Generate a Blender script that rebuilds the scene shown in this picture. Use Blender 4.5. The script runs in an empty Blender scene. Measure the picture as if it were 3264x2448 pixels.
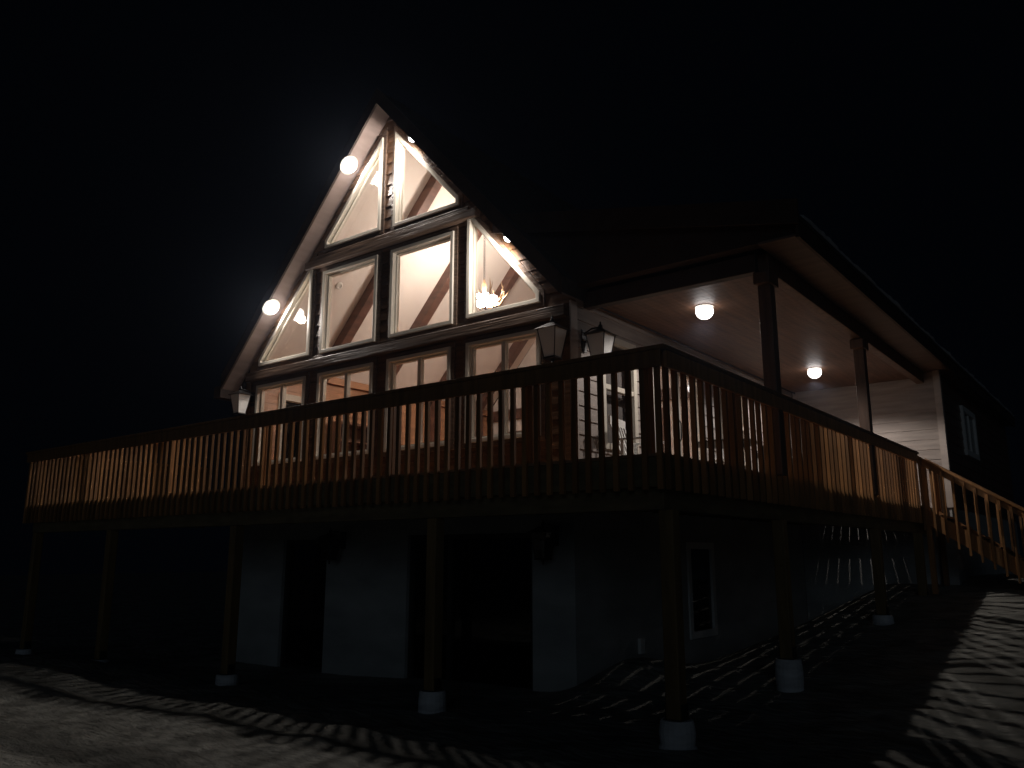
import bpy, bmesh, math, random
from mathutils import Vector, Matrix
random.seed(7)
S = bpy.context.scene
COL = S.collection

# ------------------------------------------------------------------ camera
FPX = 2620.0
pitch = math.atan(546 / FPX); yaw = math.radians(37.7)
cam_d = bpy.data.cameras.new('camera'); cam = bpy.data.objects.new('camera', cam_d); COL.objects.link(cam)
cam_d.sensor_width = 36.0; cam_d.sensor_fit = 'HORIZONTAL'; cam_d.lens = FPX / 3264 * 36
cam_d.clip_start = 0.05; cam_d.clip_end = 2000
cam.location = (0, 0, 1.6)
cam.rotation_euler = (math.pi / 2 + pitch, 0, yaw)
S.camera = cam

# ------------------------------------------------------------------ night sky, faint added blue fill, exposure
w = bpy.data.worlds.new('World'); S.world = w; w.use_nodes = True
bg = w.node_tree.nodes['Background']; bg.inputs[0].default_value = (0.35, 0.55, 1.0, 1); bg.inputs[1].default_value = 0.0011
sd = bpy.data.lights.new('blue_fill', 'SUN'); so = bpy.data.objects.new('blue_fill', sd); COL.objects.link(so)
sd.energy = 0.04; sd.angle = math.radians(20); sd.color = (0.68, 0.84, 1.0)  # added soft fill for the blue tone of the basement walls
so.rotation_euler = (math.radians(79), 0, math.radians(30))
S.view_settings.view_transform = 'Standard'; S.view_settings.look = 'None'
S.view_settings.exposure = 0; S.view_settings.gamma = 1
S.render.engine = 'CYCLES'
S.cycles.max_bounces = 8

# ------------------------------------------------------------------ materials
def srgb(r, g, b):
    f = lambda c: (c / 255 / 12.92) if c / 255 <= .04045 else ((c / 255 + .055) / 1.055) ** 2.4
    return (f(r), f(g), f(b), 1)

VARY = {'amber deck lumber', 'red brown rafter'}
def mat(name, col, rough=.6, var=.25, scale=(3, 3, 3), bump=.15, bscale=None, metal=0, spec=.5, detail=6, col2=None):
    m = bpy.data.materials.new(name); m.use_nodes = True
    n = m.node_tree.nodes; l = m.node_tree.links; b = n['Principled BSDF']
    b.inputs['Roughness'].default_value = rough; b.inputs['Metallic'].default_value = metal
    b.inputs['Specular IOR Level'].default_value = spec
    tc = n.new('ShaderNodeTexCoord'); mp = n.new('ShaderNodeMapping'); l.new(tc.outputs['Object'], mp.inputs[0])
    mp.inputs['Scale'].default_value = scale
    nz = n.new('ShaderNodeTexNoise'); nz.inputs['Scale'].default_value = 1; nz.inputs['Detail'].default_value = detail
    l.new(mp.outputs[0], nz.inputs['Vector'])
    cr = n.new('ShaderNodeValToRGB'); l.new(nz.outputs['Fac'], cr.inputs[0])
    c2 = col2 or tuple(c * (1 - var) for c in col[:3])
    cr.color_ramp.elements[0].position = .3; cr.color_ramp.elements[1].position = .7
    cr.color_ramp.elements[0].color = (*c2[:3], 1); cr.color_ramp.elements[1].color = (*[min(1, c * (1 + var * .6)) for c in col[:3]], 1)
    if name in VARY:     # each board or picket its own tone
        oi = n.new('ShaderNodeObjectInfo'); hs = n.new('ShaderNodeHueSaturation'); m2 = n.new('ShaderNodeMapRange')
        m2.inputs['To Min'].default_value = .55; m2.inputs['To Max'].default_value = 1.35
        l.new(oi.outputs['Random'], m2.inputs['Value']); l.new(m2.outputs[0], hs.inputs['Value']); l.new(cr.outputs[0], hs.inputs['Color'])
        cr = hs
    l.new(cr.outputs[0], b.inputs['Base Color'])
    if bump:
        nb = nz
        if bscale:
            nb = n.new('ShaderNodeTexNoise'); nb.inputs['Scale'].default_value = 1; nb.inputs['Detail'].default_value = 8
            mp2 = n.new('ShaderNodeMapping'); mp2.inputs['Scale'].default_value = bscale
            l.new(tc.outputs['Object'], mp2.inputs[0]); l.new(mp2.outputs[0], nb.inputs['Vector'])
        bp = n.new('ShaderNodeBump'); bp.inputs['Strength'].default_value = bump; bp.inputs['Distance'].default_value = .02
        l.new(nb.outputs['Fac'], bp.inputs['Height']); l.new(bp.outputs[0], b.inputs['Normal'])
    return m

M = {}
M['siding_dark'] = mat('dark stained log siding', (.14, .075, .04), .38, .45, (2, 8, 22), .35)
M['beam_dark'] = mat('weathered dark beam', (.13, .085, .06), .42, .5, (1.5, 25, 30), .7)
M['siding'] = mat('beige lap siding', (.37, .32, .29), .6, .25, (1.5, 1.5, 14), .15)
M['frame'] = mat('cream window frame', (.62, .58, .5), .45, .06, (4, 4, 4), .03)
M['soffit'] = mat('soffit boards', (.29, .225, .2), .6, .2, (10, 1, 1), .1)
M['eave'] = mat('brown eave soffit', (.15, .105, .085), .6, .25, (1, 8, 1), .1)
M['fascia'] = mat('dark fascia', (.05, .03, .022), .6, .3)
M['roof'] = mat('roof shingles', (.04, .04, .045), .9, .4, (8, 8, 8), .5)
M['plaster'] = mat('warm plaster', (.78, .71, .66), .9, .05, (.7, .7, .7), .03, (6, 6, 6))
M['rafter'] = mat('red brown rafter', (.11, .055, .04), .5, .4, (3, 3, 12), .2)
M['pine'] = mat('orange pine boards', (.43, .22, .12), .45, .25, (4, 1.2, 18), .1)
M['pine_floor'] = mat('pine floor', (.4, .2, .1), .4, .2, (3, 14, 3), .05)
M['ceiling'] = mat('cedar porch ceiling', (.14, .07, .042), .55, .4, (18, 1.3, 3), .3)
M['porch_post'] = mat('cedar post', (.15, .085, .055), .55, .4, (14, 14, 1.5), .3)
M['deckwood'] = mat('amber deck lumber', (.33, .16, .055), .55, .35, (14, 14, 1.4), .3)
M['deckpost'] = mat('treated deck post', (.2, .13, .05), .7, .35, (12, 12, 1.4), .3)
M['deckboard'] = mat('deck board lumber', (.3, .17, .09), .65, .35, (1.4, 14, 14), .3)
M['joist'] = mat('treated joist lumber', (.16, .12, .06), .8, .35, (3, 3, 12), .2)
M['stucco'] = mat('foundation stucco', (.4, .41, .4), .9, .2, (1.2, 1.2, 3), .5, (30, 30, 30))
M['concrete'] = mat('concrete pier', (.62, .64, .66), .9, .3, (3, 3, 14), .8)
M['black'] = mat('black metal', (.012, .012, .012), .35, .2)
M['door_dark'] = mat('dark door frame', (.03, .028, .026), .5, .2)
M['white'] = mat('white plastic', (.75, .75, .72), .4, .05)
M['corner'] = mat('light corner board', (.5, .44, .4), .5, .12, (3, 3, 12), .1)
M['curtain'] = mat('grey curtain', (.2, .19, .2), .9, .2, (3, 30, 1), .3)
M['antler'] = mat('antler', (.4, .26, .15), .5, .3)
M['redcloth'] = mat('red upholstery', (.4, .05, .03), .8, .3, (20, 20, 20), .2)
M['door_brown'] = mat('brown interior door', (.13, .06, .035), .5, .3, (4, 4, 1), .1)
# snow
def snow_mat(name):
    m = bpy.data.materials.new(name); m.use_nodes = True
    n = m.node_tree.nodes; l = m.node_tree.links; b = n['Principled BSDF']
    b.inputs['Roughness'].default_value = .75
    tc = n.new('ShaderNodeTexCoord')
    def nz(sc, s, d):
        mp = n.new('ShaderNodeMapping'); mp.inputs['Scale'].default_value = sc; mp.inputs['Rotation'].default_value = (0, 0, math.radians(35))
        l.new(tc.outputs['Object'], mp.inputs[0]); z = n.new('ShaderNodeTexNoise'); z.inputs['Scale'].default_value = s; z.inputs['Detail'].default_value = d
        l.new(mp.outputs[0], z.inputs['Vector']); return z
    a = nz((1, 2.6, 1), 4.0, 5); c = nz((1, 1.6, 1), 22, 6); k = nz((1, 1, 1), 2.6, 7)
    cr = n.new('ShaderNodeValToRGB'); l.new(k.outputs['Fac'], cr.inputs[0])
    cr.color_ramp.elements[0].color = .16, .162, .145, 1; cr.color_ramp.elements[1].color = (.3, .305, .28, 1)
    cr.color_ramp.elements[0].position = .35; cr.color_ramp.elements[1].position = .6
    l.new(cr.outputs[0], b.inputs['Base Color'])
    b1 = n.new('ShaderNodeBump'); b1.inputs['Strength'].default_value = 1; b1.inputs['Distance'].default_value = .06
    b2 = n.new('ShaderNodeBump'); b2.inputs['Strength'].default_value = 1; b2.inputs['Distance'].default_value = .013
    l.new(a.outputs['Fac'], b1.inputs['Height']); l.new(c.outputs['Fac'], b2.inputs['Height'])
    l.new(b1.outputs[0], b2.inputs['Normal']); l.new(b2.outputs[0], b.inputs['Normal'])
    return m
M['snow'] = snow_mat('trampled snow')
# stretched, ripple-free version for roof snow
M['roofsnow'] = mat('roof snow', (.42, .43, .45), .8, .05, (4, 4, 4), .6)

def glass_mat(name, tint=(1, 1, 1), dark=False):
    m = bpy.data.materials.new(name); m.use_nodes = True
    n = m.node_tree.nodes; l = m.node_tree.links; n.remove(n['Principled BSDF'])
    fr = n.new('ShaderNodeFresnel'); ge = n.new('ShaderNodeNewGeometry'); mr = n.new('ShaderNodeMapRange')
    mr.inputs['To Min'].default_value = 1.5; mr.inputs['To Max'].default_value = 1/1.5   # same pane reflectance from both faces
    l.new(ge.outputs['Backfacing'], mr.inputs['Value']); l.new(mr.outputs[0], fr.inputs[0])
    t = n.new('ShaderNodeBsdfTransparent'); t.inputs[0].default_value = (*tint, 1)
    g = n.new('ShaderNodeBsdfGlossy'); g.inputs['Roughness'].default_value = .015
    mx = n.new('ShaderNodeMixShader'); l.new(fr.outputs[0], mx.inputs[0]); l.new(t.outputs[0], mx.inputs[1]); l.new(g.outputs[0], mx.inputs[2])
    nz = n.new('ShaderNodeTexNoise'); nz.inputs['Scale'].default_value = 1.6; bp = n.new('ShaderNodeBump')
    tc = n.new('ShaderNodeTexCoord'); l.new(tc.outputs['Object'], nz.inputs['Vector'])
    bp.inputs['Strength'].default_value = .012; bp.inputs['Distance'].default_value = .02
    l.new(nz.outputs['Fac'], bp.inputs['Height']); l.new(bp.outputs[0], g.inputs['Normal'])
    l.new(mx.outputs[0], n['Material Output'].inputs[0])
    return m
M['glass'] = glass_mat('window glass', (.93, .92, .9))
M['glass_dark'] = glass_mat('dark tinted glass', (.3, .32, .33))
def frost():
    m = bpy.data.materials.new('seeded lantern glass'); m.use_nodes = True
    n = m.node_tree.nodes; l = m.node_tree.links; b = n['Principled BSDF']
    b.inputs['Base Color'].default_value = (.85, .86, .84, 1); b.inputs['Roughness'].default_value = .3
    nz = n.new('ShaderNodeTexNoise'); nz.inputs['Scale'].default_value = 45; bp = n.new('ShaderNodeBump'); bp.inputs['Strength'].default_value = .5
    bp.inputs['Distance'].default_value = .01
    l.new(nz.outputs['Fac'], bp.inputs['Height']); l.new(bp.outputs[0], b.inputs['Normal'])
    t = n.new('ShaderNodeBsdfTransparent'); mx = n.new('ShaderNodeMixShader'); mx.inputs[0].default_value = .9
    l.new(t.outputs[0], mx.inputs[1]); l.new(b.outputs[0], mx.inputs[2]); l.new(mx.outputs[0], n['Material Output'].inputs[0])
    return m
M['frost'] = frost()
def emit(name, col, s):
    m = bpy.data.materials.new(name); m.use_nodes = True
    n = m.node_tree.nodes; b = n['Principled BSDF']
    b.inputs['Base Color'].default_value = (.8, .8, .8, 1)
    b.inputs['Emission Color'].default_value = (*col, 1); b.inputs['Emission Strength'].default_value = s
    return m
LAMPC = (1, .9, .82); WARM = (1, .88, .78)
M['lens'] = emit('lit lamp lens', (1, .95, .93), 22)
M['bulb'] = emit('lit chandelier bulb', (1, .9, .82), 90)

# ------------------------------------------------------------------ mesh helpers
class MB:
    def __init__(s): s.v = []; s.f = []
    def hexa(s, p):      # 8 points: bottom 4 ccw, top 4 ccw
        k = len(s.v); s.v += [tuple(q) for q in p]
        s.f += [[k+3, k+2, k+1, k], [k+4, k+5, k+6, k+7], [k, k+1, k+5, k+4], [k+1, k+2, k+6, k+5], [k+2, k+3, k+7, k+6], [k+3, k, k+4, k+7]]
        return s
    def box(s, x0, x1, y0, y1, z0, z1):
        s.hexa([(x0, y0, z0), (x1, y0, z0), (x1, y1, z0), (x0, y1, z0), (x0, y0, z1), (x1, y0, z1), (x1, y1, z1), (x0, y1, z1)]); return s
    def prism(s, poly, fn, a, b):   # polygon (2D) swept from a to b; fn(u, v, t) -> xyz
        k = len(s.v); n = len(poly)
        s.v += [fn(u, v, a) for u, v in poly] + [fn(u, v, b) for u, v in poly]
        s.f += [list(range(k, k+n)), list(range(k+2*n-1, k+n-1, -1))] + [[k+i, k+(i+1) % n, k+n+(i+1) % n, k+n+i] for i in range(n)]
        return s
    def ring(s, outer, inner, fn, a, b):
        k = len(s.v); n = len(outer)
        for t in (a, b):
            s.v += [fn(u, v, t) for u, v in outer] + [fn(u, v, t) for u, v in inner]
        for i in range(n):
            j = (i+1) % n; O, I, O2, I2 = k, k+n, k+2*n, k+3*n
            s.f += [[O+i, O+j, I+j, I+i], [O2+j, O2+i, I2+i, I2+j], [O+j, O+i, O2+i, O2+j], [I+i, I+j, I2+j, I2+i]]
        return s
    def lathe(s, prof, c=(0, 0, 0), n=24, axis=Vector((0, 0, 1))):
        q = Vector((0, 0, 1)).rotation_difference(Vector(axis).normalized()); k = len(s.v)
        for r, z in prof:
            for i in range(n):
                a = 2*math.pi*i/n; p = q @ Vector((r*math.cos(a), r*math.sin(a), z)) + Vector(c); s.v.append(tuple(p))
        for j in range(len(prof)-1):
            for i in range(n):
                s.f.append([k+j*n+i, k+j*n+(i+1) % n, k+(j+1)*n+(i+1) % n, k+(j+1)*n+i])
        s.f.append([k+i for i in range(n)][::-1]); s.f.append([k+(len(prof)-1)*n+i for i in range(n)])
        return s
    def tube(s, pts, rad, n=8):
        pts = [Vector(p) for p in pts]; k = len(s.v); m = len(pts)
        for i, p in enumerate(pts):
            d = (pts[min(i+1, m-1)] - pts[max(i-1, 0)]).normalized()
            q = Vector((0, 0, 1)).rotation_difference(d); r = rad[i] if isinstance(rad, (list, tuple)) else rad
            for j in range(n):
                a = 2*math.pi*j/n; s.v.append(tuple(p + q @ Vector((r*math.cos(a), r*math.sin(a), 0))))
        for i in range(m-1):
            for j in range(n):
                s.f.append([k+i*n+j, k+i*n+(j+1) % n, k+(i+1)*n+(j+1) % n, k+(i+1)*n+j])
        s.f.append([k+j for j in range(n)][::-1]); s.f.append([k+(m-1)*n+j for j in range(n)])
        return s
        return s
    def build(s, name, m, parent=None, bevel=0, smooth=False, origin=None):
        me = bpy.data.meshes.new(name)
        if origin is not None:
            vs = [(a-origin[0], b-origin[1], c-origin[2]) for a, b, c in s.v]
        else: vs = s.v
        me.from_pydata(vs, [], s.f); me.materials.append(m)
        bm = bmesh.new(); bm.from_mesh(me); bmesh.ops.recalc_face_normals(bm, faces=bm.faces); bm.to_mesh(me); bm.free()
        o = bpy.data.objects.new(name, me); COL.objects.link(o)
        if origin is not None: o.location = origin
        if parent is not None: o.parent = parent
        if bevel:
            b = o.modifiers.new('b', 'BEVEL'); b.width = bevel; b.segments = 2; b.limit_method = 'ANGLE'
        if smooth:
            for p in me.polygons: p.use_smooth = True
        return o

def tag(o, label, cat, group=None, kind=None):
    if label: o['label'] = label
    if cat: o['category'] = cat
    if group: o['group'] = group
    if kind: o['kind'] = kind
    return o
def empty(name, loc=(0, 0, 0)):
    o = bpy.data.objects.new(name, None); COL.objects.link(o); o.location = loc; o.empty_display_size = .2; return o
def thing(name, label, cat, loc=(0, 0, 0), group=None):
    return tag(empty(name, loc), label, cat, group)
def dup(o, parent=None, off=None):
    c = o.copy(); COL.objects.link(c)
    if parent is not None: c.parent = parent
    if off is not None: c.location = Vector(o.location) + Vector(off)
    for ch in list(o.children): dup(ch, c)
    return c

def inset(poly, d):
    """offset a convex polygon inwards by d (outwards if negative)"""
    n = len(poly); area = sum(poly[i][0]*poly[(i+1) % n][1]-poly[(i+1) % n][0]*poly[i][1] for i in range(n))
    sg = 1 if area > 0 else -1; L = []
    for i in range(n):
        a, b = poly[i], poly[(i+1) % n]; dx, dz = b[0]-a[0], b[1]-a[1]; q = math.hypot(dx, dz)
        nx, nz = -dz/q*sg, dx/q*sg; L.append((nx, nz, nx*(a[0]+nx*d)+nz*(a[1]+nz*d)))
    out = []
    for i in range(n):
        a, b = L[i-1], L[i]; det = a[0]*b[1]-b[0]*a[1]
        out.append(((a[2]*b[1]-b[2]*a[1])/det, (a[0]*b[2]-b[0]*a[2])/det))
    return out

def interval(poly, z):
    xs = []; n = len(poly)
    for i in range(n):
        (x0, z0), (x1, z1) = poly[i], poly[(i+1) % n]
        if (z0-z)*(z1-z) < 0: xs.append(x0+(x1-x0)*(z-z0)/(z1-z0))
    return (min(xs), max(xs)) if len(xs) >= 2 else None

def lap_wall(outline, holes, pitch, fn, back, pb=.022, pt=.003, z0=None):
    """courses of lap siding filling a convex outline less convex holes; fn(u, z, out) -> xyz"""
    mb = MB(); zs = [p[1] for p in outline]; lo, hi = min(zs), max(zs); start = lo if z0 is None else z0
    br = set([lo, hi] + [p[1] for h in holes for p in h] + [p[1] for p in outline])
    k = 0
    while start + k*pitch < hi:
        br.add(max(lo, start+k*pitch)); k += 1
    br = sorted(br); e = 1e-4
    for a, b in zip(br[:-1], br[1:]):
        if b-a < 3e-4: continue
        def spans(z):
            s = [interval(outline, z)]
            if s[0] is None: return []
            for h in holes:
                iv = interval(h, z)
                if iv is None: continue
                ns = []
                for x0, x1 in s:
                    if iv[1] <= x0 or iv[0] >= x1: ns.append((x0, x1)); continue
                    if iv[0] > x0: ns.append((x0, iv[0]))
                    if iv[1] < x1: ns.append((iv[1], x1))
                s = ns
            return sorted(s)
        A, B = spans(a+e), spans(b-e)
        ci = math.floor((a+e-start)/pitch); f0 = (a-start-ci*pitch)/pitch; f1 = (b-start-ci*pitch)/pitch
        o0 = pb+(pt-pb)*f0; o1 = pb+(pt-pb)*f1
        if len(A) != len(B): continue
        for (l0, r0), (l1, r1) in zip(A, B):
            mb.hexa([fn(l0, a, o0), fn(r0, a, o0), fn(r0, a, -back), fn(l0, a, -back), fn(l1, b, o1), fn(r1, b, o1), fn(r1, b, -back), fn(l1, b, -back)])
    return mb

# ------------------------------------------------------------------ dimensions
WY = 9.06          # gable wall plane
RX = -9.64         # ridge
XL, XR = -13.30, -5.98
FL = 2.50          # deck and floor level
SL = 1.11          # roof slope
AP = 9.17          # soffit apex
RW = -6.0          # right side wall
WG = 17.8          # wing wall
DX0, DX1, DY0 = -16.3, -3.39, 6.58
def soff(x): return AP - SL*abs(x-RX)
front = lambda u, z, o: (u, WY-o, z)
side = lambda u, z, o: (RW+o, u, z)

# ------------------------------------------------------------------ ground
def ground_h(x, y):
    sm = lambda a, b, t: max(0, min(1, (t-a)/(b-a)))**2*(3-2*max(0, min(1, (t-a)/(b-a))))
    h = -.12*sm(6, 9, y)*(1-sm(-6.5, -4.5, x)) - .12*sm(7.5, 11, -x)
    h += sm(-6.2, -4.2, x)*(.11*max(0, min(y, 19)-8.2))*(1-sm(20, 40, y)*.6)
    h += .33*math.exp(-((x+5.5)/.55)**2-((y-9.6)/.9)**2)
    h += .16*math.exp(-((x+13)/3)**2-((y-6.0)/1.2)**2)
    return h
def sheet():
    def axis(lo, a, b, hi, st):
        r = []; v = a
        while v < b: r.append(v); v += st
        out = r[:]; g = st; v = r[-1]
        while v < hi: g *= 1.25; v += g; out.append(v)
        g = st; v = a; pre = []
        while v > lo: g *= 1.25; v -= g; pre.append(v)
        return pre[::-1]+out
    X = axis(-85, -18, 3, 85, .08); Y = axis(-60, 2.5, 24, 90, .08)
    from mathutils import noise
    mb = MB(); n = len(X)
    for y in Y:
        for x in X:
            h = ground_h(x, y)
            if -22 < x < 6 and 0 < y < 30:
                k_ = .2 if (x < -3.0 and y > 6.8) else .7
                h += k_*.05*(noise.noise((x*1.1, y*1.4, 0))) + k_*.03*noise.noise((x*2.7+y, y*4.3-x*1.2, 3)) + k_*.03*noise.noise((x*3+y, y*8-x*2, 5)) + k_*.01*noise.noise((x*9, y*11, 7))
            mb.v.append((x, y, h))
    for j in range(len(Y)-1):
        for i in range(n-1): mb.f.append([j*n+i, j*n+i+1, (j+1)*n+i+1, (j+1)*n+i])
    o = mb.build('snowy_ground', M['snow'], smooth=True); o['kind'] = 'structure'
    return o
sheet()

# ------------------------------------------------------------------ house
house = thing('house', 'dark A-frame house with a tall lit triangular wall of windows above a grey basement', 'house', (RX, WY, 0))
def H(mb, name, m, **k):
    o = mb.build(name, m, None, **k); o.parent = k.get('parent', None) or house
    o.matrix_parent_inverse = Matrix.Translation(-Vector(house.location)); return o
def Hc(mb, name, m, parent, **k):
    o = mb.build(name, m, parent, **k); return o

upper_windows = [[(-9.79, 8.70), (-9.79, 7.0), (-11.2, 7.0), (-11.2, 7.14)],
        [(-9.47, 8.70), (-8.02, 7.12), (-8.02, 6.97), (-9.47, 6.97)],
        [(-11.53, 6.79), (-11.53, 5.08), (-12.97, 5.08), (-12.97, 5.2)],
        [(-11.21, 5.06), (-9.82, 5.06), (-9.82, 6.56), (-11.21, 6.56)],
        [(-9.49, 5.06), (-8.11, 5.06), (-8.11, 6.56), (-9.49, 6.56)],
        [(-7.82, 6.81), (-6.47, 5.24), (-6.47, 5.09), (-7.82, 5.09)]]
lower_windows = [[(a, 3.2), (b, 3.2), (b, 4.70), (a, 4.70)] for a, b in ((-12.99, -11.58), (-11.23, -9.85), (-9.51, -8.14), (-7.82, -6.47))]
wins = upper_windows + lower_windows
outl = [(XL, FL-.3), (XR, FL-.3), (XR, soff(XR)-.01), (RX, AP-.01), (XL, soff(XL)-.01)]
H(lap_wall(outl, wins, .2, front, .12), 'gable_wall', M['siding_dark'])
ww = ['window glass over the left soffit light reflection'] 
for i, p in enumerate(wins):
    fr = H(MB().ring(inset(p, -.004), inset(p, .055), lambda u, v, t: (u, t, v), WY-.075, WY+.09), 'window', M['frame'], bevel=.006)
    Hc(MB().ring(inset(p, .055), inset(p, .085), lambda u, v, t: (u, t, v), WY+.0, WY+.07), 'sash', M['frame'], fr)
    g = inset(p, .08)
    Hc(MB().prism(g, lambda u, v, t: (u, t, v), WY+.03, WY+.036), 'pane', M['glass'], fr)
    if p in lower_windows:
        xm = (p[0][0]+p[1][0])/2
        Hc(MB().box(xm-.035, xm+.035, WY-.02, WY+.06, 3.26, 4.64), 'mullion', M['frame'], fr)
    # brown casing outside the frame
    Hc(MB().ring(inset(p, -.07), inset(p, -.006), lambda u, v, t: (u, t, v), WY-.045, WY-.0), 'casing', M['beam_dark'], fr)
# belt beams between rows, each a pair of weathered boards
def belt(x0, x1, z0, z1, out):
    H(MB().box(x0, x1, WY-out, WY+.0, z0, z1), 'belt_beam', M['beam_dark'], bevel=.012)
belt(XL+.03, XR-.03, 4.80, 4.965, .13)
belt(XL+.55, XR-.55, 4.985, 5.045, .04)
belt(RX-2.03, RX+2.03, 6.67, 6.80, .13)
belt(RX-1.83, RX+1.83, 6.83, 6.90, .07)
# roof: two slopes with soffit, shingles, fascia
YF, YB = 8.69, 18.2
def slope_piece(name, m, x0, x1, y0, y1, off0, off1, parent=None):
    a = AP+off0; b = AP+off1
    poly = [(x0, a-SL*abs(x0-RX)), (x1, a-SL*abs(x1-RX)), (x1, b-SL*abs(x1-RX)), (x0, b-SL*abs(x0-RX))]
    return MB().prism(poly, lambda u, v, t: (u, t, v), y0, y1)
for sgn, xe in ((-1, -13.68), (1, -5.9)):
    rf = H(slope_piece('roof', None, RX, xe, YF+.03, YB, .03, .26), 'roof', M['roof'])
    Hc(slope_piece('', None, RX, xe, YF+.03, WY-.005, 0, .03), 'soffit', M['soffit'], rf)
    Hc(slope_piece('', None, RX, xe, YF-.01, YF+.03, -.004, .28), 'fascia', M['fascia'], rf)
    # interior plaster ceiling and rafters
    xi = XL+.2 if sgn < 0 else XR-.2
    H(slope_piece('', None, RX, xi, WY+.13, 16.0, -.12, -.03), 'ceiling_slope', M['plaster'])
    for y in (10.55, 12.15, 13.85, 15.4):
        H(slope_piece('', None, RX, xi, y-.09, y+.11, -.42, -.118), 'rafter', M['rafter'], bevel=.01)
H(MB().lathe([(.06, 0), (.075, .012), (.07, .03), (.045, .036), (.04, .02), (.0, .018)], (-11.8, 9.85, AP-.12-SL*2.16), 24, (SL, 0, -1)), 'smoke_detector', M['white'])
H(MB().box(-13.9, -13.68, YF, YB, 4.52, 4.74), 'eave_fascia', M['fascia'])
# corner boards
H(MB().box(XR-.10, XR+.012, WY-.05, WY-.028, FL, 4.8), 'corner_board', M['siding_dark'])
H(MB().box(RW+.024, RW+.05, WY-.05, WY+.11, FL, 5.02), 'corner_board', M['corner'])
H(MB().box(XL-.03, XL+.1, WY-.05, WY-.028, FL, 4.9), 'corner_board', M['siding_dark'])
# side walls
pine = lap_wall([(WY+.14, FL), (16.0, FL), (16.0, 5.06), (WY+.14, 5.06)], [[(9.62, 3.2), (10.45, 3.2), (10.45, 4.66), (9.62, 4.66)]], .15, lambda u, z, o: (XL+.16+o, u, z), .14, .008, .0)
H(pine, 'left_wall', M['pine'])
wl = H(MB().ring([(9.6, 3.18), (10.47, 3.18), (10.47, 4.68), (9.6, 4.68)], [(9.72, 3.3), (10.35, 3.3), (10.35, 4.56), (9.72, 4.56)], lambda u, v, t: (t, u, v), XL+.0, XL+.2), 'window', M['frame'])
Hc(MB().box(XL+.05, XL+.056, 9.72, 10.35, 3.3, 4.56), 'pane', M['glass_dark'], wl)
H(MB().box(XL+.19, XL+.24, WY+.14, 16.0, 5.06, 5.2), 'wall_plate', M['pine'])
H(MB().box(XL-.02, XL+.01, WY+.12, 16.0, 2.2, 5.05), 'left_wall_cladding', M['siding_dark'])
for y in (12.15, 13.85, 15.4):
    H(MB().box(XL+.18, XL+.42, y-.09, y+.11, FL, 5.1), 'wall_post', M['rafter'], bevel=.01)
side_open = [[(9.86, 3.12), (10.74, 3.12), (10.74, 4.68), (9.86, 4.68)],
             [(11.38, FL+.04), (13.05, FL+.04), (13.05, 4.62), (11.38, 4.62)],
             [(13.95, 3.3), (15.0, 3.3), (15.0, 4.6), (13.95, 4.6)]]
H(lap_wall([(WY+.02, FL), (WG, FL), (WG, 5.1), (WY+.02, 5.1)], side_open, .2, side, .13, z0=FL-.1), 'porch_side_wall', M['siding'])
H(MB().box(RW-.15, RW-.131, WY+.13, 16.0, FL, 3.1), 'interior_lining', M['plaster'])
def rectwin(p, split=None, fw=.07, dark=False, label=None, vert=False):
    fr = H(MB().ring(inset(p, -.06), inset(p, fw*.5), lambda u, v, t: (t, u, v), RW-.05, RW+.05), 'window', M['frame'], bevel=.005)
    Hc(MB().prism(inset(p, .03), lambda u, v, t: (t, u, v), RW-.03, RW-.024), 'pane', M['glass'], fr)
    if split: Hc(MB().box(RW-.045, RW+.035, p[0][0]+.03, p[1][0]-.03, split-.035, split+.035), 'sash_rail', M['frame'], fr)
    if vert:
        xm = (p[0][0]+p[1][0])/2; Hc(MB().box(RW-.045, RW+.03, xm-.05, xm+.05, p[0][1]+.03, p[2][1]-.03), 'sash_stile', M['frame'], fr)
    return fr
rectwin(side_open[0], 3.97)
d_ = rectwin(side_open[1], None, .14, vert=True); d_.name = 'patio_door'
Hc(MB().tube([(RW+.07, 12.12, 3.4), (RW+.1, 12.12, 3.45), (RW+.1, 12.12, 3.7), (RW+.07, 12.12, 3.75)], .012), 'handle', M['black'], d_)
rectwin(side_open[2], 3.95)
# interior floor and back wall
H(MB().box(XL+.16, RW-.13, WY+.12, 16.0, FL-.12, FL), 'interior_floor', M['pine_floor'])
H(MB().prism([(XL+.1, FL), (RW-.1, FL), (RW-.1, 5.05), (RX, 9.1), (XL+.1, 5.05)], lambda u, v, t: (u, t, v), 16.0, 16.12), 'back_wall', M['plaster'])
dr = H(MB().box(-12.6, -11.6, 15.95, 16.0, FL, 4.6), 'interior_door', M['door_brown'])
Hc(MB().lathe([(.02, 0), (.035, .02), (.035, .05), (.0, .06)], (-11.72, 15.95, 3.5), 12, (0, -1, 0)), 'handle', M['black'], dr)
H(MB().box(-9.2, -8.1, 15.94, 16.0, FL, 4.75), 'interior_door', M['door_brown'])
H(MB().box(XL+.2, RW-.15, 15.9, 16.0, 4.9, 5.15), 'back_beam', M['rafter'])
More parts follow.
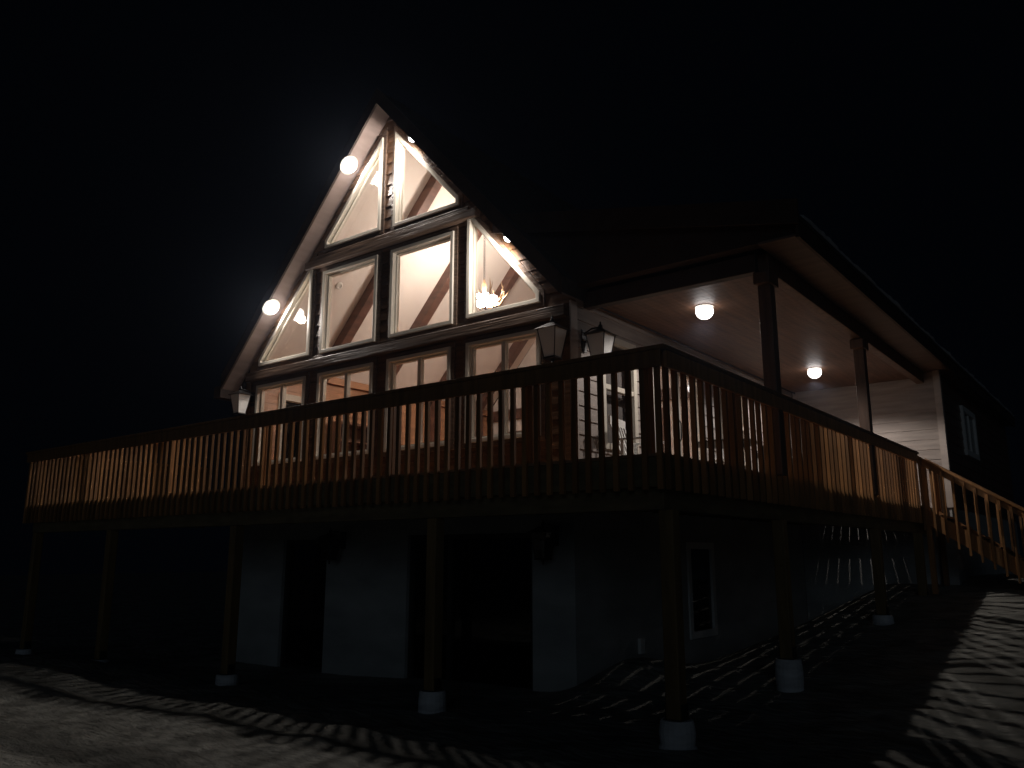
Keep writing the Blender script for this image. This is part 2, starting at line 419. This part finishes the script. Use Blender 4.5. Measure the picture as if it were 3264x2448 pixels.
# basement
BZ = 2.18
bo = [[(-12.0, -.6), (-10.85, -.6), (-10.85, 1.86), (-12.0, 1.86)], [(-9.0, -.6), (-6.66, -.6), (-6.66, 1.9), (-9.0, 1.9)]]
bw = lap_wall([(XL, -.9), (XR, -.9), (XR, FL-.05), (XL, FL-.05)], bo, 5, lambda u, z, o: (u, WY+.0, z) if o >= 0 else (u, WY+.25, z), .2, 0, 0)
H(bw, 'basement_wall', M['stucco'])
so_ = [[(12.35, .38), (13.2, .38), (13.2, 1.74), (12.35, 1.74)]]
sw = lap_wall([(WY+.25, -.9), (WG, -.9), (WG, FL-.05), (WY+.25, FL-.05)], so_, 5, lambda u, z, o: (RW+.02, u, z) if o >= 0 else (RW-.23, u, z), .2, 0, 0)
H(sw, 'basement_side_wall', M['stucco'])
for i, (p, xs) in enumerate(((bo[0], ()), (bo[1], (-8.2, -7.45)))):
    q = [(p[0][0], -.25), (p[1][0], -.25), p[2], p[3]]
    fr = H(MB().ring(q, inset(q, .07), lambda u, v, t: (u, t, v), WY+.06, WY+.18), 'basement_door', M['door_dark'], bevel=.005)
    Hc(MB().prism(inset(q, .06), lambda u, v, t: (u, t, v), WY+.11, WY+.12), 'pane', M['glass_dark'], fr)
    Hc(MB().prism([(q[0][0]+.02, -.6), (q[1][0]-.02, -.6), (q[1][0]-.02, -.255), (q[0][0]+.02, -.255)], lambda u, v, t: (u, t, v), WY+.02, WY+.2), 'threshold', M['stucco'], fr)
    for x in xs[:1]: Hc(MB().box(x-.04, x+.04, WY+.07, WY+.17, -.18, 1.83), 'mullion', M['door_dark'], fr)
H(MB().box(XL+.2, RW-.25, WY+1.6, WY+1.7, -.9, 2.3), 'basement_back_wall', M['door_dark'])
H(MB().box(XL+.2, RW-.25, WY+.27, WY+1.6, -.3, .2), 'basement_floor', M['door_dark'])
H(MB().box(RW-.2, RW-.17, 9.75, 10.85, FL+.1, 4.9), 'curtain', M['curtain'])
fr = H(MB().ring(inset(so_[0], -.07), inset(so_[0], .04), lambda u, v, t: (t, u, v), RW-.02, RW+.05), 'window', M['white'], bevel=.004)
Hc(MB().prism(inset(so_[0], .03), lambda u, v, t: (t, u, v), RW, RW+.006), 'pane', M['glass_dark'], fr)
H(MB().box(RW+.02, RW+.07, 10.63, 10.76, .24, .45), 'outlet_cover', M['white'], bevel=.008)
H(MB().box(-9.43, -9.33, WY-.07, WY-.02, 2.86, 3.02), 'outlet_cover', M['white'], bevel=.006)

# rear wing
WX = -3.06
wing = thing('rear_wing', 'pale lap-sided wing wall closing the back of the porch at right', 'house wing', (-4.5, WG, 0))
inv = Matrix.Translation(-Vector(wing.location))
def Wg(mb, name, m, **k):
    o = mb.build(name, m, None, **k); o.parent = wing; o.matrix_parent_inverse = inv; return o
Wg(lap_wall([(RW+.03, FL), (WX, FL), (WX, 5.2), (RW+.03, 5.2)], [], .2, lambda u, z, o: (u, WG-o, z), .15, .016, .002, z0=FL-.06), 'front_wall', M['siding'])
wo = [(20.0, 3.8), (21.4, 3.8), (21.4, 4.72), (20.0, 4.72)]
Wg(lap_wall([(WG+.15, FL), (27, FL), (27, 5.2), (WG+.15, 5.2)], [wo], .2, lambda u, z, o: (WX-.02+o, u, z), .15, z0=FL-.06), 'side_wall', M['siding_dark'])  # dark siding puts the unlit side's shade into the wall colour
fr = Wg(MB().ring(inset(wo, -.08), inset(wo, .04), lambda u, v, t: (t, u, v), WX-.05, WX+.05), 'window', M['white'])
g_ = MB().prism(inset(wo, .03), lambda u, v, t: (t, u, v), WX-.01, WX-.004).build('pane', M['glass_dark'], fr)
g2 = MB().box(WX-.03, WX+.03, 20.68, 20.74, 3.84, 4.68).build('mullion', M['white'], fr)
Wg(MB().box(WX-.09, WX+.03, WG-.045, WG-.018, FL, 5.2), 'corner_board', M['corner'])
Wg(MB().box(WX+.004, WX+.03, WG-.018, WG+.1, FL, 5.2), 'corner_board', M['corner'])
Wg(MB().box(RW+.03, WX-.01, WG+.0, WG+.2, -.5, FL-.004), 'foundation', M['stucco'])
Wg(MB().box(WX-.2, WX-.02, WG+.2, 27, -.5, FL-.004), 'foundation', M['stucco'])

# ------------------------------------------------------------------ porch roof with posts
porch = thing('porch_roof', 'low cedar-lined porch roof on timber posts beside the A-frame', 'porch', (-4.7, 9.4, 5.2))
pinv = Matrix.Translation(-Vector(porch.location))
def Pp(mb, name, m, **k):
    o = mb.build(name, m, None, **k); o.parent = porch; o.matrix_parent_inverse = pinv; return o
CZ = 5.08
nb = 22
cb = MB(); y0, y1 = 9.45, WG-.03
for i in range(int((y1-y0)/.14)):
    a = y0+i*.14; cb.box(RW+.03, -3.46, a, a+.134, CZ, CZ+.02)
cb.box(RW+.03, -3.46, y0, y1, CZ+.02, CZ+.05)
Pp(cb, 'ceiling', M['ceiling'])
Pp(MB().box(-3.46, -3.32, 9.38, WG-.03, 4.97, 5.2), 'side_beam', M['porch_post'], bevel=.01)
Pp(MB().box(RW+.06, -3.46, 9.31, 9.45, 4.97, 5.2), 'front_beam', M['fascia'], bevel=.01)
Pp(MB().box(-3.32, -2.86, 9.06, 27, 5.2, 5.23), 'soffit', M['eave'])
Pp(MB().box(-2.86, -2.82, 9.02, 27.05, 5.17, 5.42), 'fascia', M['fascia'])
def rz(x): return 5.42+.22*(-2.82-x)
Pp(MB().prism([(-2.86, 5.235), (-2.86, rz(-2.86)-.03), (-6.9, rz(-6.9)-.03), (-6.9, 6.0), (RW, 5.235)], lambda u, v, t: (u, t, v), 9.1, 9.28), 'gable_end', M['fascia'])
Pp(MB().prism([(-2.80, rz(-2.80)-.03), (-2.80, rz(-2.80)+.02), (-7.0, rz(-7.0)+.02), (-7.0, rz(-7)-.03)], lambda u, v, t: (u, t, v), 9.0, 27.1), 'roof_deck', M['roof'])
Pp(MB().prism([(-2.80, rz(-2.80)-.1), (-2.80, rz(-2.80)+.2), (-7.3, rz(-7.3)+.2), (-7.3, rz(-7.3)-.1)], lambda u, v, t: (u, t, v), 8.97, 9.0-.002), 'rake_board', M['fascia'])
# snow with an uneven edge
sn = MB(); ys = [9.15+i*.119 for i in range(151)]
def snow_edge(i): return -2.80 + .012*math.sin(i*.37)+.012*random.uniform(-1, 1), .07+.015*math.sin(i*.21)+.02*random.uniform(-1, 1)
E = [snow_edge(i) for i in range(151)]
rows = []
for i, y in enumerate(ys):
    ex, h = E[i]
    rows.append([(ex, y, rz(ex)+.021), (ex+.012, y, rz(ex)+.02+h*.6), (ex-.08, y, rz(ex)+.03+h), (-4.5, y, rz(-4.5)+.14+h*.2), (-7.0, y, rz(-7)+.14), (-7.0, y, rz(-7)+.022)])
k = 6
for r in rows: sn.v += r
for j in range(150):
    for i in range(k): sn.f.append([j*k+i, j*k+(i+1) % k, (j+1)*k+(i+1) % k, (j+1)*k+i])
sn.f.append(list(range(k))); sn.f.append([150*k+i for i in range(k)])
Pp(sn, 'snow_layer', M['roofsnow'])
for y in (9.45, 13.45):
    Pp(MB().box(-3.475, -3.315, y-.08, y+.08, FL+.004, 4.966), 'post', M['porch_post'], bevel=.012)
    Pp(MB().box(-3.50, -3.29, y-.16, y+.16, 4.80, 4.96), 'post_cap', M['porch_post'], bevel=.02)

# ------------------------------------------------------------------ deck
deck = thing('deck', 'raised timber deck wrapping the front and right side on tall posts', 'deck', (-9, 6.7, 0))
dinv = Matrix.Translation(-Vector(deck.location))
def Dk(mb, name, m, **k):
    o = mb.build(name, m, None, **k); o.parent = deck; o.matrix_parent_inverse = dinv; return o
def boards(x0, x1, y0, y1):
    mb = MB(); y = y0
    while y < y1-.02:
        mb.box(x0, x1, y, min(y+.137, y1), FL-.03, FL); y += .1375
    return mb
Dk(boards(DX0+.02, DX1-.01, DY0+.0, WY-.022), 'deck_boards', M['deckboard'])
pb = MB(); x = RW+.024
while x < DX1-.1:
    pb.box(x, min(x+.1355, DX1-.01), WY-.02, WG-.03, FL-.03, FL); x += .145
Dk(pb, 'deck_boards', M['deckboard'])
Dk(boards(DX0+.02, XL-.03, WY-.02, 10.2), 'deck_boards', M['deckboard'])
Dk(MB().box(DX0+.02, DX1-.02, DY0+.005, DY0+.045, FL-.30, FL-.034), 'rim_joist', M['joist'])
Dk(MB().box(DX1-.055, DX1-.015, DY0+.046, WG-.03, FL-.30, FL-.034), 'rim_joist', M['joist'])
Dk(MB().box(DX0+.02, DX0+.06, DY0+.046, 10.2, FL-.30, FL-.034), 'rim_joist', M['joist'])
x = DX0+.46
while x < DX1-.2:
    Dk(MB().box(x-.02, x+.02, DY0+.046, WY-.03, FL-.28, FL-.034), 'joist', M['joist']); x += .41
y = WY+.1
while y < WG-.2:
    Dk(MB().box(RW+.03, DX1-.056, y-.02, y+.02, FL-.28, FL-.034), 'joist', M['joist']); y += .41
Dk(MB().box(DX0+.1, DX1-.06, 6.68, 6.82, FL-.50, FL-.285), 'beam', M['joist'], bevel=.01)
Dk(MB().box(DX1-.2, DX1-.08, 6.83, WG-.03, FL-.50, FL-.285), 'beam', M['joist'], bevel=.01)
for x, y, zt in ((-3.44, 6.75, .23), (-6.28, 6.75, .2), (-9.98, 6.75, .06), (-13.4, 6.75, .0), (-16.1, 6.75, -.02), (-3.44, 9.5, .47), (-3.44, 13.6, .72), (-3.44, 16.45, .85)):
    Dk(MB().box(x-.07, x+.07, y-.07, y+.07, zt-.01, FL-.501), 'post', M['deckpost'], bevel=.012)
    Dk(MB().box(x-.085, x-.071, y-.05, y+.05, zt, zt+.13).box(x+.071, x+.085, y-.05, y+.05, zt, zt+.13).box(x-.085, x+.085, y-.085, y+.085, zt, zt+.008), 'post_bracket', M['black'])
    pr = [(.16, -.9), (.155, -.5), (.15, -.3), (.158, -.22), (.15, -.2), (.152, -.1), (.145, -.02), (.135, 0)]
    Dk(MB().lathe([(r*(1+.04*random.uniform(-1, 1)), z) for r, z in pr], (x, y, zt), 20), 'pier', M['concrete'], smooth=False)

# ------------------------------------------------------------------ railings
def railing(name, label, axis, a0, a1, c, sp, posts, out):
    """axis 'x' or 'y'; c: coordinate of the picket line; out: outward sign"""
    org = (a0, c, FL) if axis == 'x' else (c, a0, FL)
    t = thing(name, label, 'railing', org, 'deck railings')
    o = Vector(org)
    def bx(u0, u1, d0, d1, z0, z1):
        d0, d1 = sorted((c+d0*-out, c+d1*-out))
        if axis == 'x': p = (u0, u1, d0, d1, z0, z1)
        else: p = (d0, d1, u0, u1, z0, z1)
        return MB().box(p[0]-o.x, p[1]-o.x, p[2]-o.y, p[3]-o.y, z0-o.z, z1-o.z)
    bx(a0-.09, a1+(.09 if axis == 'x' else .02), -.095, .10, 3.425, 3.465).build('handrail', M['deckwood'], t, bevel=.006)
    bx(a0-.045, a1+(.045 if axis == 'x' else .0), -.078, -.042, 3.27, 3.423).build('top_rail', M['deckwood'], t, bevel=.004)
    first = None; n = int(round((a1-a0)/sp))
    pk = MB().box(-.026, .026, -.0195, .0195, 2.17-o.z, 3.42-o.z)
    for i in range(n+1):
        u = a0+.02+(a1-a0-.04)*i/n; d = c+out*.0205
        loc = (u-o.x, d-o.y, 0) if axis == 'x' else (d-o.x, u-o.y, 0)
        if first is None: first = pk.build('picket', M['deckwood'], t, bevel=.003); b = first
        else:
            b = first.copy(); COL.objects.link(b); b.parent = t
        b.location = loc
        b.rotation_euler = (random.uniform(-.006, .006), random.uniform(-.006, .006), random.uniform(-.05, .05))
    for u in posts:
        bx(u-.045, u+.045, .036, .126, FL+.002, 3.424).build('post', M['deckwood'], t, bevel=.005)
    return t
railing('railing', 'long front railing of thin wooden pickets across the gable side of the deck', 'x', DX0, DX1, DY0, .15, (DX0+.1, -14.0, -11.6, -9.3, -6.9, -4.9, DX1-.18), -1)
railing('railing', 'right-hand railing of wooden pickets running back along the covered porch', 'y', DY0+.04, 16.5, DX1, .186, (8.4, 10.9, 12.2, 15.0, 16.43), 1)
railing('railing', 'short return railing at the far left end of the deck', 'y', DY0+.04, 10.2, DX0, .15, (8.4, 10.1), -1)

# ------------------------------------------------------------------ stairs at the right
SLP = .66; SX = -3.37
st = thing('deck_stairs', 'wooden stairs with picket handrails descending to the right from the deck end', 'stairs', (SX, 17.1, 0))
sinv = Matrix.Translation(-Vector(st.location))
def Stp(mb, name, m, **k):
    o = mb.build(name, m, None, **k); o.parent = st; o.matrix_parent_inverse = sinv; return o
run = 3.2
for y in (16.56, 17.62):
    Stp(MB().prism([(SX, 2.2), (SX, FL), (SX+run, FL-SLP*run), (SX+run, FL-SLP*run-.32)], lambda u, v, t: (u, t, v), y-.02, y+.02), 'stringer', M['deckwood'])
    q = MB().prism([(SX-.03, 3.41), (SX-.03, 3.45), (SX+run, 3.45-SLP*run), (SX+run, 3.41-SLP*run)], lambda u, v, t: (u, t, v), y-.085, y+.055)
    hr = Stp(q, 'handrail', M['deckwood'])
    Stp(MB().prism([(SX, 3.27), (SX, 3.408), (SX+run, 3.408-SLP*run), (SX+run, 3.27-SLP*run)], lambda u, v, t: (u, t, v), y-.02, y+.02), 'top_rail', M['deckwood'])
    n = 18
    for i in range(n+1):
        x = SX+.06+i*.172; z = FL-SLP*(x-SX)
        Stp(MB().box(x-.019, x+.019, y-.06, y-.022, z-.42, z+.86), 'picket', M['deckwood'], bevel=.003)
    for x in (SX+.1, SX+1.7, SX+3.1):
        z = FL-SLP*(x-SX)
        Stp(MB().box(x-.045, x+.045, y+.022, y+.112, ground_h(x, y)-.3, z+.9), 'post', M['deckwood'], bevel=.005)
for i in range(11):
    x = SX+.05+i*.285; z = FL-.19*(i+1)
    Stp(MB().box(x, x+.30, 16.585, 17.595, z-.04, z), 'tread', M['deckboard'], bevel=.004)

# ------------------------------------------------------------------ recessed soffit and ceiling lights
def lamp(label, pos, nrm, power, group, r=.085, cone=172, lens=None, soft=.08, globe=False):
    t = thing('recessed_light', label, 'ceiling light', pos, group)
    n = Vector(nrm).normalized()
    q = r*.7 if globe else r
    MB().lathe([(q+.045, -.002), (q+.045, .012), (q+.005, .018), (q+.005, -.002)], (0, 0, 0), 28, n).build('trim_ring', M['frame'], t, smooth=False)
    prof = [(r*math.cos(a), .006+r*.95*math.sin(a)) for a in [math.radians(q) for q in (0, 15, 30, 45, 60, 75, 88)]]
    if globe: prof = [(r*.68, .0)] + [(r*math.cos(a), .012+r*.5+r*.9*math.sin(a)) for a in [math.radians(q) for q in (-44, -28, -12, 0, 15, 30, 45, 60, 75, 88)]]
    MB().lathe(prof, (0, 0, 0), 28, n).build('lens', lens or M['lens'], t, smooth=True)
    ld = bpy.data.lights.new('recessed_light_beam', 'SPOT'); lo = bpy.data.objects.new('beam', ld); COL.objects.link(lo)
    ld.energy = power; ld.color = LAMPC; ld.shadow_soft_size = soft; ld.spot_size = math.radians(cone); ld.spot_blend = .25
    lo.parent = t; lo.location = n*(r*(1.5 if globe else 1)+.06)
    lo.rotation_euler = Vector((0, 0, -1)).rotation_difference(n).to_euler()
    return t
GP = 98
PL = emit('lit porch lens', (1, .95, .93), 7)
nl = Vector((SL, 0, -1)).normalized(); nr = Vector((-SL, 0, -1)).normalized()
YL = 8.80
for lab, x, n in (('bright round light in the left soffit of the A-frame, near the peak', -10.42, nl), ('bright round light in the left soffit of the A-frame, low near the eave', -12.42, nl),
                  ('small soffit light on the right rake near the peak, half hidden by the roof edge', 2*RX+10.42, nr), ('small soffit light low on the right rake above the chandelier window, half hidden', 2*RX+12.42, nr)):
    lamp(lab, (x, YL, soff(x)), n, GP, 'soffit lights of the gable', r=.13 if x < RX else .065)
lamp('nearer round light glowing in the brown porch ceiling', (-4.72, 10.6, CZ), (0, 0, -1), 85, 'porch ceiling lights', r=.125, cone=160, lens=PL, soft=.03, globe=True)
lamp('farther round light glowing in the brown porch ceiling, above the pale siding', (-4.78, 15.6, CZ), (0, 0, -1), 145, 'porch ceiling lights', r=.125, cone=160, lens=PL, soft=.03, globe=True)

# ------------------------------------------------------------------ lanterns
def lantern(label, pos, wall, group='carriage lanterns', s=1.0, glass=None):
    """pos: centre of the lantern body; wall: unit vector towards the wall"""
    t = thing('wall_lantern', label, 'lantern', pos, group)
    def frus(b, tp, z0, z1):
        return MB().hexa([(-b, -b, z0), (b, -b, z0), (b, b, z0), (-b, b, z0), (-tp, -tp, z1), (tp, -tp, z1), (tp, tp, z1), (-tp, tp, z1)])
    b, tp, h0, h1 = .085*s, .145*s, -.23*s, .15*s
    frus(b-.004, tp-.004, h0, h1).build('glass_body', glass or M['frost'], t)
    fm = MB()
    for sx in (-1, 1):
        for sy in (-1, 1):
            fm.tube([(sx*b, sy*b, h0), (sx*tp, sy*tp, h1)], .007*s, 6)
    fm.build('frame', M['black'], t)
    frus(b+.012, b+.012, h0-.025*s, h0).build('base', M['black'], t, bevel=.004)
    MB().lathe([(.03*s, -.05*s), (.012*s, -.09*s), (.018*s, -.105*s), (.0, -.12*s)][::-1], (0, 0, h0+.02*s), 12).build('finial', M['black'], t, smooth=True)
    rf = frus(tp+.04, .03*s, h1, h1+.10*s); rf.build('roof', M['black'], t, bevel=.004)
    MB().lathe([(.035*s, 0), (.03*s, .04*s), (.012*s, .06*s), (.012*s, .09*s), (.0, .1*s)], (0, 0, h1+.10*s), 12).build('top_finial', M['black'], t, smooth=True)
    W = Vector(wall)*(.26)
    MB().tube([(0, 0, h1+.12*s), Vector(wall)*.14+Vector((0, 0, h1+.12*s)), W+Vector((0, 0, h1+.07*s))], .012, 8).build('arm', M['black'], t, smooth=True)
    bp = MB()
    u = Vector((wall[1], wall[0], 0)); 
    p0 = W-u*.06; p1 = W+u*.06+Vector(wall)*.015
    bp.box(min(p0.x, p1.x), max(p0.x, p1.x), min(p0.y, p1.y), max(p0.y, p1.y), h1-.2*s, h1+.12*s)
    bp.build('backplate', M['black'], t, bevel=.004)
    MB().lathe([(.014*s, h0), (.016*s, h0+.12*s), (.03*s, h0+.17*s), (.033*s, h0+.21*s), (.015*s, h0+.26*s)], (0, 0, 0), 12).build('bulb', M['white'], t, smooth=True)
    return t
lantern('large black lantern with pale glass on the front wall at the right corner', (-6.1, WY-.28, 4.42), (0, 1, 0))
lantern('large pale-glass lantern on the porch side wall just round the right corner', (RW+.3, 9.36, 4.40), (-1, 0, 0))
lantern('dim glass lantern at the far left corner of the gable wall', (-13.16, WY-.28, 4.38), (0, 1, 0), s=.9)
lantern('black lantern on the basement wall beside the wide patio door', (-6.28, WY-.28, 1.76), (0, 1, 0), s=.85, glass=M['glass_dark'])
lantern('black lantern on the basement wall beside the single door', (-10.45, WY-.28, 1.74), (0, 1, 0), s=.85, glass=M['glass_dark'])

# ------------------------------------------------------------------ chandelier
ch = thing('antler_chandelier', 'glowing antler chandelier hanging on a chain inside the A-frame', 'chandelier', (RX, 11.6, 6.35))
cm = MB()
cz = AP-.12-6.35
i = 0; z = .45
while z < cz:
    a = i % 2
    pts = [(.02*math.cos(q)*(1-a), .02*math.cos(q)*a, z+.035+.035*math.sin(q)) for q in [2*math.pi*j/10 for j in range(11)]]
    cm.tube(pts, .005, 5); z += .055; i += 1
cm.build('chain', M['black'], ch)
MB().lathe([(.03, 0), (.05, .05), (.03, .12), (.05, .3), (.02, .42), (.01, .46)], (0, 0, 0), 14).build('hub', M['antler'], ch, smooth=True)
for k in range(8):
    a = 2*math.pi*k/8+.2; c, s_ = math.cos(a), math.sin(a)
    an = MB(); P0 = lambda r, z: (r*c, r*s_, z)
    an.tube([P0(.03, .05), P0(.16, -.06), P0(.3, -.04), P0(.38, .08), P0(.40, .22), P0(.36, .36)], [.022, .022, .02, .017, .012, .004])
    for r, z, tr, tz in ((.16, -.05, .2, .14), (.3, -.03, .46, .1), (.38, .1, .5, .26)):
        b = a+random.uniform(-.35, .35)
        an.tube([P0(r, z), ((r+tr)/2*math.cos(b), (r+tr)/2*math.sin(b), (z+tz)/2-.02), (tr*math.cos(b), tr*math.sin(b), tz)], [.013, .01, .003], 6)
    an.build('antler', M['antler'], ch, smooth=True)
    bl = MB().lathe([(.01, -.085), (.06, -.06), (.085, .0), (.06, .06), (.01, .085)], (.2*c, .2*s_, .02), 12).build('bulb', M['bulb'], ch, smooth=True)
ld = bpy.data.lights.new('chandelier_glow', 'POINT'); lo = bpy.data.objects.new('glow', ld); COL.objects.link(lo); lo.parent = ch
ld.energy = 105; ld.color = WARM; ld.shadow_soft_size = .22; lo.location = (0, 0, -.2)
ld = bpy.data.lights.new('chandelier_uplight', 'SPOT'); lo = bpy.data.objects.new('uplight', ld); COL.objects.link(lo); lo.parent = ch
ld.energy = 330; ld.color = WARM; ld.shadow_soft_size = .2; ld.spot_size = math.radians(178); ld.spot_blend = .8; lo.location = (0, 0, .1); lo.rotation_euler = (math.pi, 0, 0)

# ------------------------------------------------------------------ furniture seen through glass and pickets
ac = thing('armchair', 'tall red armchair inside, behind the lower right window of the gable', 'armchair', (-7.9, 10.6, FL))
MB().box(-.38, .38, -.38, .38, .12, .42).build('seat', M['redcloth'], ac, bevel=.05)
MB().prism([(.2, .4), (.38, .4), (.5, 1.1), (.42, 1.22), (.34, 1.15)], lambda u, v, t: (t, u, v), -.36, .36).build('backrest', M['redcloth'], ac, bevel=.05)
for sx in (-1, 1):
    MB().box(sx*.42-.07, sx*.42+.07, -.38, .34, .12, .64).build('armrest', M['redcloth'], ac, bevel=.04)
    for sy in (-1, 1): MB().box(sx*.33-.03, sx*.33+.03, sy*.32-.03, sy*.32+.03, 0, .13).build('leg', M['rafter'], ac)
bc = thing('bookcase', 'dark bookcase against the orange pine wall inside the gable room', 'bookcase', (-12.9, 11.3, FL))
MB().box(-.18, .18, -.5, .5, 0, .05).box(-.18, .18, -.5, -.46, .05, 1.7).box(-.18, .18, .46, .5, .05, 1.7).box(-.18, .18, -.5, .5, 1.7, 1.75).box(-.18, -.15, -.46, .46, .05, 1.7).build('carcass', M['door_brown'], bc)
for z in (.5, .95, 1.35): MB().box(-.15, .17, -.458, .458, z, z+.03).build('shelf', M['door_brown'], bc)
def patio_chair(label, x, y, rot):
    c = thing('patio_chair', label, 'chair', (x, y, FL), 'white porch chairs'); c.rotation_euler = (0, 0, rot)
    MB().box(-.26, .26, -.25, .25, .40, .43).build('seat', M['white'], c, bevel=.012)
    bk = MB()
    for i in range(6):
        u = -.23+i*.092; bk.hexa([(u-.018, .24, .43), (u+.018, .24, .43), (u+.018, .26, .43), (u-.018, .26, .43), (u-.018+.06*(i-2.5)/3, .38, .88), (u+.018+.06*(i-2.5)/3, .38, .88), (u+.018+.06*(i-2.5)/3, .40, .88), (u-.018+.06*(i-2.5)/3, .40, .88)])
    bk.box(-.30, .30, .375, .405, .86, .97); bk.build('backrest', M['white'], c)
    for sx in (-1, 1):
        MB().box(sx*.29-.03, sx*.29+.03, -.25, .3, .62, .65).build('armrest', M['white'], c, bevel=.01)
        for sy in (-1, 1): MB().box(sx*.27-.022, sx*.27+.022, sy*.22-.022, sy*.22+.022, .0, .62).build('leg', M['white'], c, bevel=.005)
    return c
patio_chair('white slatted chair on the porch in front of the double-hung window', -5.4, 9.95, math.radians(100))
patio_chair('white slatted chair on the porch by the glass patio door', -5.3, 12.9, math.radians(70))
tb = thing('patio_table', 'dark round-edged patio table between the white porch chairs', 'table', (-4.9, 11.5, FL))
MB().lathe([(.0, .70), (.46, .70), (.48, .715), (.46, .73), (0, .73)][1:4], (0, 0, 0), 28).build('tabletop', M['black'], tb)
for k in range(4):
    a = math.pi/4+k*math.pi/2; MB().tube([(.3*math.cos(a), .3*math.sin(a), .70), (.4*math.cos(a), .4*math.sin(a), 0)], .018).build('leg', M['black'], tb)
gr = thing('barbecue_grill', 'covered black grill with a steel handle standing against the porch wall', 'grill', (-5.5, 11.05+4.3, FL)); gr.rotation_euler = (0, 0, math.radians(90))
MB().box(-.5, .5, -.25, .25, .1, .75).build('cabinet', M['black'], gr, bevel=.02)
MB().prism([(-.27, .76), (.27, .76), (.27, .95), (.12, 1.12), (-.12, 1.12), (-.27, .95)], lambda u, v, t: (t, u, v), -.42, .42).build('hood', M['black'], gr, bevel=.02)
MB().tube([(-.3, -.27, .86), (-.3, -.32, .88), (.3, -.32, .88), (.3, -.27, .86)], .014).build('handle', M['white'], gr)
for sx in (-1, 1): MB().box(sx*.6-.14, sx*.6+.14, -.22, .22, .78, .81).build('side_shelf', M['black'], gr)

# ------------------------------------------------------------------ thin lamp glow haze round the whole scene (added to imitate lens glow round the lamps)
hz = MB().box(-140, 140, -120, 150, -3.5, 14)
hm = bpy.data.materials.new('thin lamp glow haze'); hm.use_nodes = True; n = hm.node_tree.nodes; n.remove(n['Principled BSDF'])
pv = n.new('ShaderNodeVolumePrincipled'); pv.inputs['Color'].default_value = (.62, .74, 1, 1)
pv.inputs['Density'].default_value = .0007; pv.inputs['Anisotropy'].default_value = .86
hm.node_tree.links.new(pv.outputs[0], n['Material Output'].inputs['Volume'])
o = hz.build('haze', hm); o['kind'] = 'stuff'
